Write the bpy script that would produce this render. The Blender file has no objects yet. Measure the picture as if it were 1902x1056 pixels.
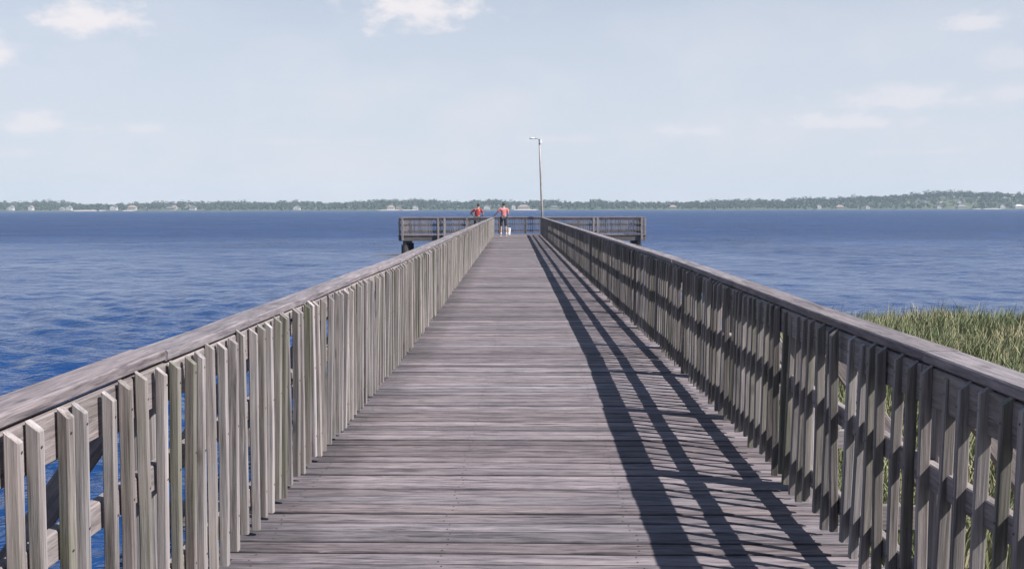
import bpy, bmesh, math, random
import numpy as np
from mathutils import Vector, Matrix, Euler

random.seed(7)
rng = np.random.default_rng(7)
R = math.radians
scn = bpy.context.scene
COL = scn.collection

# ------------------------------------------------------------------ camera, sky, sun, exposure
SCALE = 0.92                       # everything below is laid out in survey units and brought to metres at the end
EYE = 1.58
cam_d = bpy.data.cameras.new('camera')
cam = bpy.data.objects.new('camera', cam_d)
COL.objects.link(cam)
cam_d.sensor_width = 36.0
cam_d.lens = 34.07
cam_d.clip_start = 0.05
cam_d.clip_end = 12000
cam.matrix_world = (Matrix.Translation((0, 0, EYE * SCALE)) @ Matrix.Rotation(R(1.24), 4, 'Z')
                    @ Matrix.Rotation(R(90 - 4.48), 4, 'X') @ Matrix.Rotation(R(-0.12), 4, 'Z'))
scn.camera = cam

SUN = Vector((0.83, -0.40, 1.0)).normalized()
SUN_EL = math.asin(SUN.z)
SUN_AZ = math.atan2(SUN.x, SUN.y)

world = bpy.data.worlds.new('World')
scn.world = world
world.use_nodes = True


def build_world():
    nt = world.node_tree
    N, L = nt.nodes, nt.links
    N.clear()
    out = N.new('ShaderNodeOutputWorld')
    bg = N.new('ShaderNodeBackground')
    bg.inputs['Strength'].default_value = 0.063
    sky = N.new('ShaderNodeTexSky')
    sky.sky_type = 'NISHITA'
    sky.sun_disc = False
    sky.sun_elevation = SUN_EL
    sky.sun_rotation = SUN_AZ
    sky.altitude = 0
    sky.air_density = 1.0
    sky.dust_density = 0.6
    sky.ozone_density = 1.5
    tc = N.new('ShaderNodeTexCoord')

    def math_(op, a, b=None, clamp=False):
        n = N.new('ShaderNodeMath')
        n.operation = op
        n.use_clamp = clamp
        for i, v in enumerate((a, b)):
            if v is None:
                continue
            if isinstance(v, (int, float)):
                n.inputs[i].default_value = v
            else:
                L.new(v, n.inputs[i])
        return n.outputs[0]

    def ramp_(v, lo, hi):
        n = N.new('ShaderNodeMapRange')
        n.interpolation_type = 'SMOOTHSTEP'
        n.inputs['From Min'].default_value = lo
        n.inputs['From Max'].default_value = hi
        L.new(v, n.inputs['Value'])
        return n.outputs['Result']

    sep = N.new('ShaderNodeSeparateXYZ')
    L.new(tc.outputs['Generated'], sep.inputs[0])
    x, y, z = sep.outputs
    az = math_('ARCTAN2', x, y)
    el = math_('ARCSINE', z)
    comb = N.new('ShaderNodeCombineXYZ')
    L.new(math_('MULTIPLY', az, 1.0), comb.inputs[0])
    L.new(math_('MULTIPLY', el, 1.9), comb.inputs[1])

    def noise(scale, detail, rough=0.55, off=0.0):
        n = N.new('ShaderNodeTexNoise')
        n.inputs['Scale'].default_value = scale
        n.inputs['Detail'].default_value = detail
        n.inputs['Roughness'].default_value = rough
        m = N.new('ShaderNodeVectorMath')
        m.operation = 'ADD'
        m.inputs[1].default_value = (off, off * 0.7, 0)
        L.new(comb.outputs[0], m.inputs[0])
        L.new(m.outputs[0], n.inputs['Vector'])
        return n.outputs['Fac']

    puff = noise(26, 6, 0.6)
    broad = noise(7, 5, 0.55, 3.3)
    # individual fair-weather clouds: azimuth, elevation, half width, half height (degrees), density
    clouds = [(-24.1, 10.9, 3.4, 1.6, 1.0), (-29.4, 9.3, 2.6, 1.4, .85), (-7.0, 11.3, 4.4, 2.0, 1.0),
              (24.0, 10.4, 2.5, .9, .6), (-26.8, 4.9, 2.6, .85, .65), (-21.5, 4.7, 1.9, .55, .4),
              (20.5, 6.1, 5.6, 1.1, .5), (26.0, 6.5, 3.6, .9, .35), (17.0, 4.9, 5.4, .8, .55), (9.5, 4.4, 3.9, .65, .42), (25.3, 8.5, 2.0, 1.0, .3),
              (-13.5, 3.9, 4.5, .45, .3), (1.5, 4.0, 3.5, .4, .28), (-30, 3.4, 3.5, .4, .35), (22, 3.2, 5.0, .4, .3),
              (44, 8, 4, 1.2, .8), (-48, 9, 5, 1.5, .8), (75, 14, 7, 2.2, .8), (-85, 12, 6, 1.8, .8),
              (120, 10, 6, 1.8, .8), (165, 13, 7, 2.0, .8), (-130, 9, 6, 1.6, .8)]
    total = None
    for a, e, w, h, d in clouds:
        e *= math.cos(R(a)) if abs(a) < 40 else 1.0
        da = math_('DIVIDE', math_('SUBTRACT', az, R(a)), R(w))
        de = math_('DIVIDE', math_('SUBTRACT', el, R(e)), R(h))
        de = math_('MAXIMUM', de, math_('MULTIPLY', de, -1.5))        # flatter underside
        r2 = math_('SQRT', math_('ADD', math_('MULTIPLY', da, da), math_('MULTIPLY', de, de)))
        v = math_('ADD', math_('SUBTRACT', 1.0, r2), math_('MULTIPLY', math_('SUBTRACT', puff, 0.5), 2.6))
        m = math_('MULTIPLY', ramp_(v, -0.05, 0.9), d)
        total = m if total is None else math_('MAXIMUM', total, m)
    # thin veil streaks low over the horizon, all the way round
    veil = math_('MULTIPLY', ramp_(broad, 0.42, 0.72), math_('MULTIPLY', ramp_(el, 0.30, 0.06), 0.30))
    total = math_('MAXIMUM', total, veil)
    # pale moist air: the whole lower sky is whitened
    moist = N.new('ShaderNodeMixRGB')
    moist.inputs[2].default_value = (6.12, 6.50, 7.35, 1)
    L.new(math_('MULTIPLY', ramp_(el, 0.52, 0.05), 0.88), moist.inputs[0])
    L.new(sky.outputs[0], moist.inputs[1])
    mix = N.new('ShaderNodeMixRGB')
    mix.inputs[2].default_value = (7.9, 7.55, 7.8, 1)
    L.new(total, mix.inputs[0])
    L.new(moist.outputs[0], mix.inputs[1])
    L.new(mix.outputs[0], bg.inputs['Color'])
    L.new(bg.outputs[0], out.inputs[0])


build_world()

sun_d = bpy.data.lights.new('sun', 'SUN')
sun_d.energy = 5.0
sun_d.angle = R(0.5)
sun_d.color = (1.0, 0.95, 0.89)
sun = bpy.data.objects.new('sun', sun_d)
COL.objects.link(sun)
sun.rotation_euler = SUN.to_track_quat('Z', 'Y').to_euler()
sun.location = (20, -20, 30)

scn.view_settings.view_transform = 'Standard'
scn.view_settings.look = 'None'
scn.view_settings.exposure = 0.85
scn.view_settings.gamma = 1.0
scn.view_settings.use_curve_mapping = False


# ------------------------------------------------------------------ materials
class Mat:
    def __init__(self, name):
        self.m = bpy.data.materials.new(name)
        self.m.use_nodes = True
        self.t = self.m.node_tree
        self.N, self.L = self.t.nodes, self.t.links
        self.b = self.N['Principled BSDF']
        self.o = self.N['Material Output']

    def node(self, typ, **kw):
        n = self.N.new('ShaderNode' + typ)
        for k, v in kw.items():
            setattr(n, k, v)
        return n

    def put(self, sock, v):
        if isinstance(v, bpy.types.NodeSocket):
            self.L.new(v, sock)
        elif isinstance(v, (tuple, list)) and len(v) == 3 and sock.type == 'RGBA':
            sock.default_value = (*v, 1)
        else:
            sock.default_value = v

    def math(self, op, a, b=0.0, clamp=False):
        n = self.node('Math', operation=op, use_clamp=clamp)
        self.put(n.inputs[0], a)
        self.put(n.inputs[1], b)
        return n.outputs[0]

    def vmath(self, op, a, b):
        n = self.node('VectorMath', operation=op)
        self.put(n.inputs[0], a)
        self.put(n.inputs[1], b)
        return n.outputs[0]

    def noise(self, vec, scale=1.0, detail=4.0, rough=0.5, dist=0.0):
        n = self.node('TexNoise')
        self.put(n.inputs['Vector'], vec)
        n.inputs['Scale'].default_value = scale
        n.inputs['Detail'].default_value = detail
        n.inputs['Roughness'].default_value = rough
        n.inputs['Distortion'].default_value = dist
        return n.outputs['Fac']

    def step(self, v, lo, hi, a=0.0, b=1.0):
        n = self.node('MapRange', interpolation_type='SMOOTHSTEP')
        self.put(n.inputs['Value'], v)
        n.inputs['From Min'].default_value = lo
        n.inputs['From Max'].default_value = hi
        n.inputs['To Min'].default_value = a
        n.inputs['To Max'].default_value = b
        return n.outputs['Result']

    def mix(self, f, a, b, mode='MIX'):
        n = self.node('MixRGB', blend_type=mode)
        self.put(n.inputs[0], f)
        self.put(n.inputs[1], a)
        self.put(n.inputs[2], b)
        return n.outputs[0]

    def ramp(self, v, stops):
        n = self.node('ValToRGB')
        self.put(n.inputs[0], v)
        cr = n.color_ramp
        while len(cr.elements) < len(stops):
            cr.elements.new(0.5)
        for e, (p, c) in zip(cr.elements, stops):
            e.position = p
            e.color = (*c, 1)
        return n.outputs[0]

    def bump(self, h, strength=0.3, dist=0.01, normal=None):
        n = self.node('Bump')
        n.inputs['Strength'].default_value = strength
        n.inputs['Distance'].default_value = dist
        self.put(n.inputs['Height'], h)
        if normal is not None:
            self.put(n.inputs['Normal'], normal)
        return n.outputs[0]

    def rnd(self):
        """one number per piece, whether the piece is an object or an island of a joined mesh"""
        oi = self.node('ObjectInfo')
        g = self.node('NewGeometry')
        return self.math('FRACT', self.math('ADD', oi.outputs['Random'], g.outputs['Random Per Island']))


def simple(name, col, rough=0.6, metal=0.0, vary=0.15, scale=6.0):
    M = Mat(name)
    tc = M.node('TexCoord')
    n = M.noise(tc.outputs['Object'], scale, 4)
    c = M.mix(M.step(n, 0.3, 0.75), tuple(v * (1 - vary) for v in col), tuple(min(1, v * (1 + vary)) for v in col))
    M.put(M.b.inputs['Base Color'], c)
    M.b.inputs['Roughness'].default_value = rough
    M.b.inputs['Metallic'].default_value = metal
    return M.m


def wood(name, axis, dark, mid, light, moss=0.0, tone=(0.78, 1.18), stain=0.0, coarse=1.0, gloss=0.75, seam=0.0, run=1.0, front_tint=0.0):
    """weathered softwood, grain running along the given local axis"""
    dark, mid, light = ([v * k for v, k in zip(c, (0.605, 0.612, 0.64))] for c in (dark, mid, light))
    M = Mat(name)
    tc = M.node('TexCoord')
    r = M.rnd()
    r2 = M.math('FRACT', M.math('MULTIPLY', r, 17.31))
    r3 = M.math('FRACT', M.math('MULTIPLY', r, 53.77))
    cx = M.node('CombineXYZ')
    M.put(cx.inputs[0], M.math('MULTIPLY', r, 91.0))
    M.put(cx.inputs[1], M.math('MULTIPLY', r2, 57.0))
    M.put(cx.inputs[2], M.math('MULTIPLY', r3, 73.0))
    p = M.vmath('ADD', tc.outputs['Object'], cx.outputs[0])

    def scaled(along, across):
        s = [across] * 3
        s[axis] = along * run
        return M.vmath('MULTIPLY', p, tuple(s))
    fine = M.noise(scaled(7.0 * coarse, 95 * coarse), 1, 7, 0.68, 0.5)
    band = M.noise(scaled(2.4 * coarse, 24 * coarse), 1, 6, 0.6, 0.7)
    blot = M.noise(scaled(3.0, 11.0), 1, 5, 0.62, 0.5)
    g = M.math('ADD', M.math('MULTIPLY', fine, 0.50), M.math('MULTIPLY', band, 0.50))
    c = M.ramp(g, [(0.36, dark), (0.49, mid), (0.63, light)])
    # per-piece tone and a warm or cool drift
    tn = M.node('MapRange')
    M.put(tn.inputs['Value'], r2)
    tn.inputs['To Min'].default_value, tn.inputs['To Max'].default_value = tone
    c = M.mix(1.0, c, tn.outputs[0], 'MULTIPLY')
    c = M.mix(M.math('MULTIPLY', r3, 0.5), c, M.mix(1.0, c, (1.06, 0.93, 0.86), 'MULTIPLY'))
    c = M.mix(M.step(blot, 0.52, 0.72, 0, 0.55), c, M.mix(1.0, c, (0.56, 0.57, 0.62), 'MULTIPLY'))
    # knots
    vo = M.node('TexVoronoi')
    s = [9.0] * 3
    s[axis] = 3.2
    M.put(vo.inputs['Vector'], M.vmath('MULTIPLY', p, tuple(s)))
    vo.inputs['Scale'].default_value = 1.0
    knot = M.step(vo.outputs['Distance'], 0.16, 0.05)
    c = M.mix(M.math('MULTIPLY', knot, 0.55), c, (0.044, 0.039, 0.038))
    # pale split edges
    chip = M.noise(scaled(5.0, 60), 1, 3, 0.6)
    c = M.mix(M.step(chip, 0.68, 0.76, 0, 0.6), c, tuple(min(0.7, v * 1.35) for v in light))
    if moss:
        mo = M.noise(scaled(2.2, 7.0), 1, 4, 0.6)
        gate = M.step(r3, 0.25, 0.9)
        c = M.mix(M.math('MULTIPLY', M.math('MULTIPLY', M.step(mo, 0.40, 0.68), gate), moss), c, (0.092, 0.107, 0.062))
    if seam:
        # dirt packed along the long edges of a board
        so = M.node('SeparateXYZ')
        M.L.new(tc.outputs['Object'], so.inputs[0])
        ed = M.math('ADD', M.math('ABSOLUTE', so.outputs[1]), M.math('MULTIPLY', M.math('SUBTRACT', blot, 0.5), 0.028))
        c = M.mix(M.step(ed, seam * 0.78, seam * 1.04, 0, 0.85), c, M.mix(1.0, c, (0.30, 0.30, 0.33), 'MULTIPLY'))
        nz = M.noise(tc.outputs['Object'], 3.5, 4, 0.6)
        end = M.step(M.math('ADD', so.outputs[0], M.math('MULTIPLY', nz, 0.5)), 0.85, 0.35, 0, 0.7)
        c = M.mix(end, c, M.mix(1.0, c, (0.45, 0.46, 0.47), 'MULTIPLY'))
    if front_tint:
        # patchy olive-grey tint, darkening the faces turned to the shore
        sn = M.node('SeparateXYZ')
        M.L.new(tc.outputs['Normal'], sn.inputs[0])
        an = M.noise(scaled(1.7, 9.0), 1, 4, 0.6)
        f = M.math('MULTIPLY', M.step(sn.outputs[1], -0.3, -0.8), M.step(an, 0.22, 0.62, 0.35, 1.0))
        c = M.mix(M.math('MULTIPLY', f, front_tint), c, M.mix(1.0, c, (0.54, 0.54, 0.49), 'MULTIPLY'))
    if stain:
        gp = M.node('NewGeometry')
        q = M.vmath('MULTIPLY', gp.outputs['Position'], (0.55, 1.1, 1.0))
        st = M.noise(q, 1.6, 5, 0.6, 0.4)
        c = M.mix(M.step(st, 0.50, 0.72, 0, stain), c, M.mix(1.0, c, (0.47, 0.49, 0.54), 'MULTIPLY'))
    M.put(M.b.inputs['Base Color'], c)
    M.b.inputs['Roughness'].default_value = gloss
    M.b.inputs['Specular IOR Level'].default_value = 0.3
    M.put(M.b.inputs['Normal'], M.bump(g, 0.7, 0.008))
    return M.m


MAT = {}
MAT['deck'] = wood('deck_boards', 0, (0.062, 0.056, 0.064), (0.248, 0.220, 0.236), (0.415, 0.368, 0.375), tone=(0.62, 1.28), stain=0.55, seam=0.0617)
MAT['deck_far'] = wood('deck_boards_plain', 0, (0.062, 0.056, 0.064), (0.248, 0.220, 0.236), (0.415, 0.368, 0.375), tone=(0.62, 1.28), stain=0.55)
MAT['rail'] = wood('rail_boards', 0, (0.15, 0.135, 0.135), (0.335, 0.30, 0.30), (0.48, 0.43, 0.42), moss=0.25, tone=(0.85, 1.12))
MAT['cap'] = wood('cap_boards', 0, (0.12, 0.11, 0.122), (0.29, 0.263, 0.278), (0.45, 0.405, 0.415), tone=(0.85, 1.12), stain=0.45)
MAT['baluster'] = wood('baluster_wood', 2, (0.12, 0.112, 0.107), (0.37, 0.338, 0.335), (0.60, 0.55, 0.54), moss=0.7, tone=(0.70, 1.22), run=0.4, front_tint=0.6)
MAT['post'] = wood('post_wood', 2, (0.16, 0.148, 0.146), (0.37, 0.338, 0.332), (0.56, 0.51, 0.50), moss=0.25, tone=(0.85, 1.15), run=0.4)
MAT['frame'] = wood('frame_timber', 0, (0.08, 0.072, 0.072), (0.18, 0.165, 0.158), (0.30, 0.275, 0.26), moss=0.3)
MAT['pile'] = wood('pile_timber', 2, (0.035, 0.034, 0.036), (0.075, 0.070, 0.070), (0.14, 0.13, 0.125))
MAT['bolt'] = simple('bolt_iron', (0.06, 0.055, 0.055), 0.6, 0.6)
MAT['pole'] = simple('pole_paint', (0.30, 0.275, 0.27), 0.5)
MAT['lamp'] = simple('lamp_housing', (0.541, 0.541, 0.541), 0.4)
MAT['bucket'] = simple('bucket_plastic', (0.590, 0.574, 0.566), 0.4, vary=0.05)
MAT['wire'] = simple('wire_steel', (0.4, 0.4, 0.4), 0.35, 0.9)
MAT['skin'] = simple('skin', (0.369, 0.238, 0.172), 0.55, vary=0.08)
MAT['red'] = simple('red_cotton', (0.295, 0.029, 0.028), 0.85, vary=0.2, scale=14)
MAT['pink'] = simple('salmon_cotton', (0.492, 0.164, 0.172), 0.85, vary=0.15, scale=14)
MAT['navy'] = simple('dark_cotton', (0.030, 0.036, 0.050), 0.85, vary=0.2, scale=14)
MAT['hair'] = simple('dark_hair', (0.020, 0.017, 0.015), 0.6, vary=0.3, scale=40)
MAT['shoe'] = simple('white_canvas', (0.70, 0.69, 0.68), 0.7)


def mat_water():
    M = Mat('lake_water')
    g = M.node('NewGeometry')
    P = g.outputs['Position']

    def stretched(sx, sy):
        return M.vmath('MULTIPLY', P, (sx, sy, 0.0))
    w1 = M.noise(stretched(0.8, 1.5), 1.0, 3, 0.55, 0.6)
    w2 = M.noise(stretched(1.9, 3.6), 1.0, 3, 0.6, 0.5)
    w4 = M.noise(stretched(7.0, 10.0), 1.0, 2, 0.6, 0.3)
    gust = M.noise(stretched(0.0055, 0.022), 1.0, 3, 0.55)
    gust2 = M.noise(stretched(0.03, 0.10), 1.0, 3, 0.55)
    h = M.math('ADD', M.math('MULTIPLY', w1, 0.40), M.math('MULTIPLY', w2, 0.28))
    h = M.math('ADD', h, M.math('MULTIPLY', w4, 0.05))
    sy = M.node('SeparateXYZ')
    M.L.new(P, sy.inputs[0])
    # beyond the lee of the near shore the wind has more hold on the water
    off = M.step(M.math('ADD', sy.outputs[1], M.math('MULTIPLY', gust2, 40.0)), 55.0, 130.0)
    amp = M.step(M.math('ADD', M.math('MULTIPLY', gust, 0.55), M.math('MULTIPLY', gust2, 0.45)), 0.35, 0.65, 0.65, 1.2)
    amp = M.math('MULTIPLY', amp, M.math('ADD', 0.75, M.math('MULTIPLY', off, 2.2)))
    gust3 = M.noise(stretched(0.085, 0.05), 1.0, 4, 0.62, 0.4)
    amp = M.math('MULTIPLY', amp, M.step(gust3, 0.3, 0.7, 0.45, 1.55))
    h = M.math('MULTIPLY', h, amp)
    M.put(M.b.inputs['Base Color'], (0.0085, 0.038, 0.128))
    M.put(M.b.inputs['Roughness'], M.math('ADD', 0.15, M.math('MULTIPLY', off, 0.22)))
    M.b.inputs['Specular IOR Level'].default_value = 0.34
    M.b.inputs['IOR'].default_value = 1.333
    M.put(M.b.inputs['Normal'], M.bump(h, 1.0, 0.55))
    return M.m


MAT['water'] = mat_water()


def mat_ground(name, a, b, scale, c3=None):
    M = Mat(name)
    g = M.node('NewGeometry')
    n = M.noise(g.outputs['Position'], scale, 6, 0.6, 0.4)
    c = M.mix(M.step(n, 0.35, 0.68), a, b)
    if c3:
        n2 = M.noise(g.outputs['Position'], scale * 6, 4, 0.6)
        c = M.mix(M.step(n2, 0.5, 0.7, 0, 0.7), c, c3)
    M.put(M.b.inputs['Base Color'], c)
    M.b.inputs['Roughness'].default_value = 0.95
    M.put(M.b.inputs['Normal'], M.bump(n, 0.6, 0.1))
    return M.m


MAT['bank'] = mat_ground('marsh_soil', (0.082, 0.082, 0.045), (0.164, 0.139, 0.086), 1.3, (0.057, 0.082, 0.033))
MAT['land'] = mat_ground('wooded_ground', (0.037, 0.061, 0.029), (0.082, 0.098, 0.049), 0.03)
MAT['sand'] = mat_ground('beach_sand', (0.271, 0.238, 0.205), (0.344, 0.312, 0.271), 0.4)


def mat_leaf(name, stops, spread):
    M = Mat(name)
    g = M.node('NewGeometry')
    n = M.noise(g.outputs['Position'], spread, 3, 0.6)
    v = M.math('ADD', M.math('MULTIPLY', n, 0.75), M.math('MULTIPLY', g.outputs['Random Per Island'], 0.25))
    M.put(M.b.inputs['Base Color'], M.ramp(v, stops))
    M.b.inputs['Roughness'].default_value = 0.7
    M.b.inputs['Specular IOR Level'].default_value = 0.25
    return M.m


MAT['grass'] = mat_leaf('marsh_grass_blades', [(0.25, (0.088, 0.122, 0.056)), (0.42, (0.150, 0.186, 0.092)), (0.54, (0.240, 0.238, 0.132)), (0.66, (0.36, 0.315, 0.215))], 0.8)
MAT['wood_leaf'] = mat_leaf('far_foliage', [(0.3, (0.042, 0.062, 0.052)), (0.5, (0.056, 0.080, 0.060)), (0.7, (0.078, 0.098, 0.070))], 0.045)


# ------------------------------------------------------------------ mesh helpers
def children(o):
    return [c for c in bpy.data.objects if c.parent == o]


class MB:
    def __init__(self):
        self.v, self.f = [], []

    def add(self, vs, fs):
        k = len(self.v)
        self.v += [tuple(p) for p in vs]
        self.f += [tuple(i + k for i in q) for q in fs]

    def loft(self, rings, cap=True):
        n = len(rings[0])
        vs = [p for r in rings for p in r]
        fs = []
        for a in range(len(rings) - 1):
            for i in range(n):
                j = (i + 1) % n
                fs.append((a * n + i, a * n + j, (a + 1) * n + j, (a + 1) * n + i))
        if cap:
            fs.append(tuple(reversed(range(n))))
            fs.append(tuple((len(rings) - 1) * n + i for i in range(n)))
        self.add(vs, fs)

    def box(self, x0, x1, y0, y1, z0, z1):
        self.loft([[(x0, y0, z), (x1, y0, z), (x1, y1, z), (x0, y1, z)] for z in (z0, z1)])

    def tube(self, pts, radii, n=10):
        rings = []
        pts = [Vector(p) for p in pts]
        for i, p in enumerate(pts):
            d = (pts[min(i + 1, len(pts) - 1)] - pts[max(i - 1, 0)]).normalized()
            u = d.cross(Vector((0, 1, 0)))
            if u.length < 0.1:
                u = d.cross(Vector((1, 0, 0)))
            u.normalize()
            w = d.cross(u)
            r = radii[i] if isinstance(radii, (list, tuple)) else radii
            rings.append([p + (u * math.cos(2 * math.pi * k / n) + w * math.sin(2 * math.pi * k / n)) * r for k in range(n)])
        self.loft(rings)

    def mesh(self, name, mat, smooth=False):
        me = bpy.data.meshes.new(name)
        me.from_pydata(self.v, [], self.f)
        bm = bmesh.new()
        bm.from_mesh(me)
        bmesh.ops.recalc_face_normals(bm, faces=bm.faces)
        bm.to_mesh(me)
        bm.free()
        me.materials.append(mat)
        if smooth:
            me.shade_smooth()
        return me


def put(name, me, parent=None, loc=(0, 0, 0), rot=None):
    o = bpy.data.objects.new(name, me)
    COL.objects.link(o)
    if parent is not None:
        o.parent = parent
        loc = Vector(loc) - base_of(parent)
    o.location = loc
    if rot is not None:
        o.rotation_euler = rot
    return o


def base_of(o):
    p = Vector(o.location)
    while o.parent:
        o = o.parent
        p += o.location
    return p


def thing(name, label, cat, loc=(0, 0, 0), group=None):
    o = bpy.data.objects.new(name, None)
    COL.objects.link(o)
    o.location = loc
    o.empty_display_size = 0.2
    o['label'] = label
    o['category'] = cat
    if group:
        o['group'] = group
    return o


def numpy_mesh(name, verts, faces, mat, smooth=False):
    """verts (n,3), faces (m,k) of one size"""
    me = bpy.data.meshes.new(name)
    k = faces.shape[1]
    me.vertices.add(len(verts))
    me.vertices.foreach_set('co', verts.astype(np.float32).ravel())
    me.loops.add(faces.size)
    me.loops.foreach_set('vertex_index', faces.astype(np.int32).ravel())
    me.polygons.add(len(faces))
    me.polygons.foreach_set('loop_start', np.arange(0, faces.size, k, dtype=np.int32))
    me.polygons.foreach_set('loop_total', np.full(len(faces), k, dtype=np.int32))
    me.update(calc_edges=True)
    me.validate()
    me.materials.append(mat)
    if smooth:
        me.shade_smooth()
    return me


def octa(a, b, c, cy=0.0, cz=0.0):
    """octagonal section of a chamfered board: width 2a, thickness 2b, chamfer c"""
    return [(cy + y, cz + z) for y, z in ((-a + c, -b), (a - c, -b), (a, -b + c), (a, b - c), (a - c, b), (-a + c, b), (-a, b - c), (-a, -b + c))]


_boards = {}


def board_mesh(kind, L, w, t, mat, cham=0.005, wobble=0.0, segs=1, variant=0):
    key = (kind, round(L, 3), w, t, mat.name, variant)
    if key not in _boards:
        rg = random.Random(hash((round(L, 3), w, t, variant)) & 0xffff)
        rings = []
        for s in range(segs + 1):
            x = L * s / segs
            dy, dz, dw = rg.uniform(-1, 1) * wobble, rg.uniform(-1, 1) * wobble * 0.6, rg.uniform(-1, 1) * wobble * 0.6
            ex = rg.uniform(-0.004, 0.004) if s in (0, segs) else 0
            rings.append([(x + ex, y, z) for y, z in octa(w / 2 + dw, t / 2, cham, dy, dz)])
        mb = MB()
        mb.loft(rings)
        nf = len(mb.f)
        if kind == 'plank':                     # nail heads over the four stringers
            for x in (0.21, 1.06, 1.96, 2.81):
                for y in (-0.035, 0.035):
                    cx, cy = x + rg.uniform(-.012, .012), y + rg.uniform(-.008, .008)
                    mb.add([(cx + 0.0045 * math.cos(a), cy + 0.0045 * math.sin(a), t / 2 + 0.003) for a in (0, 1.05, 2.09, 3.14, 4.19, 5.24)], [(0, 1, 2, 3, 4, 5)])
        _boards[key] = mb.mesh(kind, mat)
        if kind == 'plank':
            _boards[key].materials.append(MAT['bolt'])
            for p in list(_boards[key].polygons)[nf:]:
                p.material_index = 1
    return _boards[key]


def board(name, parent, p0, p1, w, t, mat, cham=0.005, up=(0, 0, 1), wobble=0.0, segs=1, variant=0):
    """a board from p0 to p1 (centre line); w lies across, t along 'up'"""
    p0, p1 = Vector(p0), Vector(p1)
    X = (p1 - p0)
    L = X.length
    X.normalize()
    Z = Vector(up)
    Z = (Z - X * Z.dot(X)).normalized()
    Y = Z.cross(X)
    m = Matrix((X, Y, Z)).transposed()
    me = board_mesh(name, L, w, t, mat, cham, wobble, segs, variant)
    return put(name, me, parent, p0, m.to_euler())


# ------------------------------------------------------------------ pier alignment: straight, then a slight bend to the left
BEND_AT, BEND = 10.0, -0.02
X0 = 0.033


def path(s, lat, z=0.0):
    """point at chainage s, lateral offset lat (right positive)"""
    a = math.atan(BEND)
    if s <= BEND_AT:
        return Vector((X0 + lat, s, z))
    d = s - BEND_AT
    # direction of the far reach
    return Vector((X0 + math.sin(a) * d + math.cos(a) * lat, BEND_AT + math.cos(a) * d - math.sin(a) * lat, z))


def heading(s):
    return 0.0 if s <= BEND_AT else -math.atan(BEND)       # rotation about z


WATER_Z = -1.30
PITCH = 0.14
HEAD_S = 57.4                      # where the head platform begins
IN = 1.355                         # lateral of the balusters' deck-side face


# ------------------------------------------------------------------ setting: water, near bank, far shore
def build_water():
    """one sheet; its rings are closer together near the pier, where single waves can be made out"""
    r = [0.0, 1.5, 3.0]
    while r[-1] < 2300:
        r.append(r[-1] * (1.0085 if r[-1] < 260 else 1.03) + 0.005)
    r = np.array(r)
    th = np.concatenate([np.arange(-42, 42, 0.18), np.arange(42, 318, 4.0)])
    th = np.radians(th)
    Rg, T = np.meshgrid(r, th, indexing='ij')
    X, Y = Rg * np.sin(T), Rg * np.cos(T)
    keep_y = np.minimum(Y, 1520.0)
    Z = np.zeros_like(X)
    step = Rg * 0.0085 + 0.03
    g = np.random.default_rng(3)
    for k in range(70):
        lam = 0.45 * (3.6 / 0.45) ** (k / 69)
        a = math.radians(205) + g.normal(0, 0.48)           # waves run in from the far left quarter
        amp = lam * 0.0064 * (0.36 if lam > 1.5 else 1.25)
        ph = g.uniform(0, 6.283)
        kx, ky = math.sin(a) * 2 * math.pi / lam, math.cos(a) * 2 * math.pi / lam
        fade = np.clip((lam / step - 2.2) / 2.0, 0, 1)
        w = np.sin(kx * X + ky * Y + ph)
        Z += amp * fade * (w + 0.25 * np.cos(2 * (kx * X + ky * Y + ph)))
    group = 0.75 + 0.35 * np.sin(X * 0.07 + 1.3 * np.sin(Y * 0.05)) * np.sin(Y * 0.11 + np.sin(X * 0.06))
    near = np.clip((shore(X) + 4 - Y) / -8 + 0.4, 0.35, 1)
    Z = WATER_Z + Z * group * near
    nr, nth = X.shape
    v = np.stack([X, keep_y, Z], -1).reshape(-1, 3)
    i, j = np.meshgrid(np.arange(nr - 1), np.arange(nth), indexing='ij')
    a = (i * nth + j).ravel()
    b = (i * nth + (j + 1) % nth).ravel()
    f = np.stack([a, a + nth, b + nth, b], -1)[nth:]
    o = put('water', numpy_mesh('water', v, f, MAT['water'], True))
    o['kind'] = 'structure'
    o['label'] = 'wind rippled blue lake water on both sides of the pier'


SHORE = [(-120, -30), (-20, -8), (-6, -3.0), (-2.5, 0.5), (-0.5, 4.5), (1.6, 9.0), (2.5, 14.0), (3.7, 18.4), (4.8, 20.4), (9, 20.9), (14, 21.0), (22, 21.4), (40, 23.5), (120, 32)]


def shore(x):
    return np.interp(x, [p[0] for p in SHORE], [p[1] for p in SHORE])


def bank_h(x, y):
    d = shore(x) - y + 0.35 * np.sin(x * 1.7) + 0.2 * np.sin(x * 3.9 + 1)
    return WATER_Z - 0.25 + np.clip(d * 0.26, -0.6, 0.53) + 0.05 * np.sin(x * 2.1 + y * 1.3) * (d > 0)


def build_bank():
    xs = np.concatenate([np.linspace(-120, -12, 14), np.linspace(-10, 24, 69), np.linspace(27, 120, 20)])
    ys = np.concatenate([np.linspace(-60, -6, 12), np.linspace(-5, 26, 63), np.linspace(28, 40, 6)])
    X, Y = np.meshgrid(xs, ys)
    Z = bank_h(X, Y)
    v = np.stack([X, Y, Z], -1).reshape(-1, 3)
    nx, ny = len(xs), len(ys)
    i, j = np.meshgrid(np.arange(nx - 1), np.arange(ny - 1))
    a = (j * nx + i).ravel()
    f = np.stack([a, a + 1, a + nx + 1, a + nx], -1)
    o = put('marsh_bank', numpy_mesh('marsh_bank', v, f, MAT['bank'], True))
    o['kind'] = 'structure'
    o['label'] = 'low marshy shore bank beside the pier'


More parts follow.
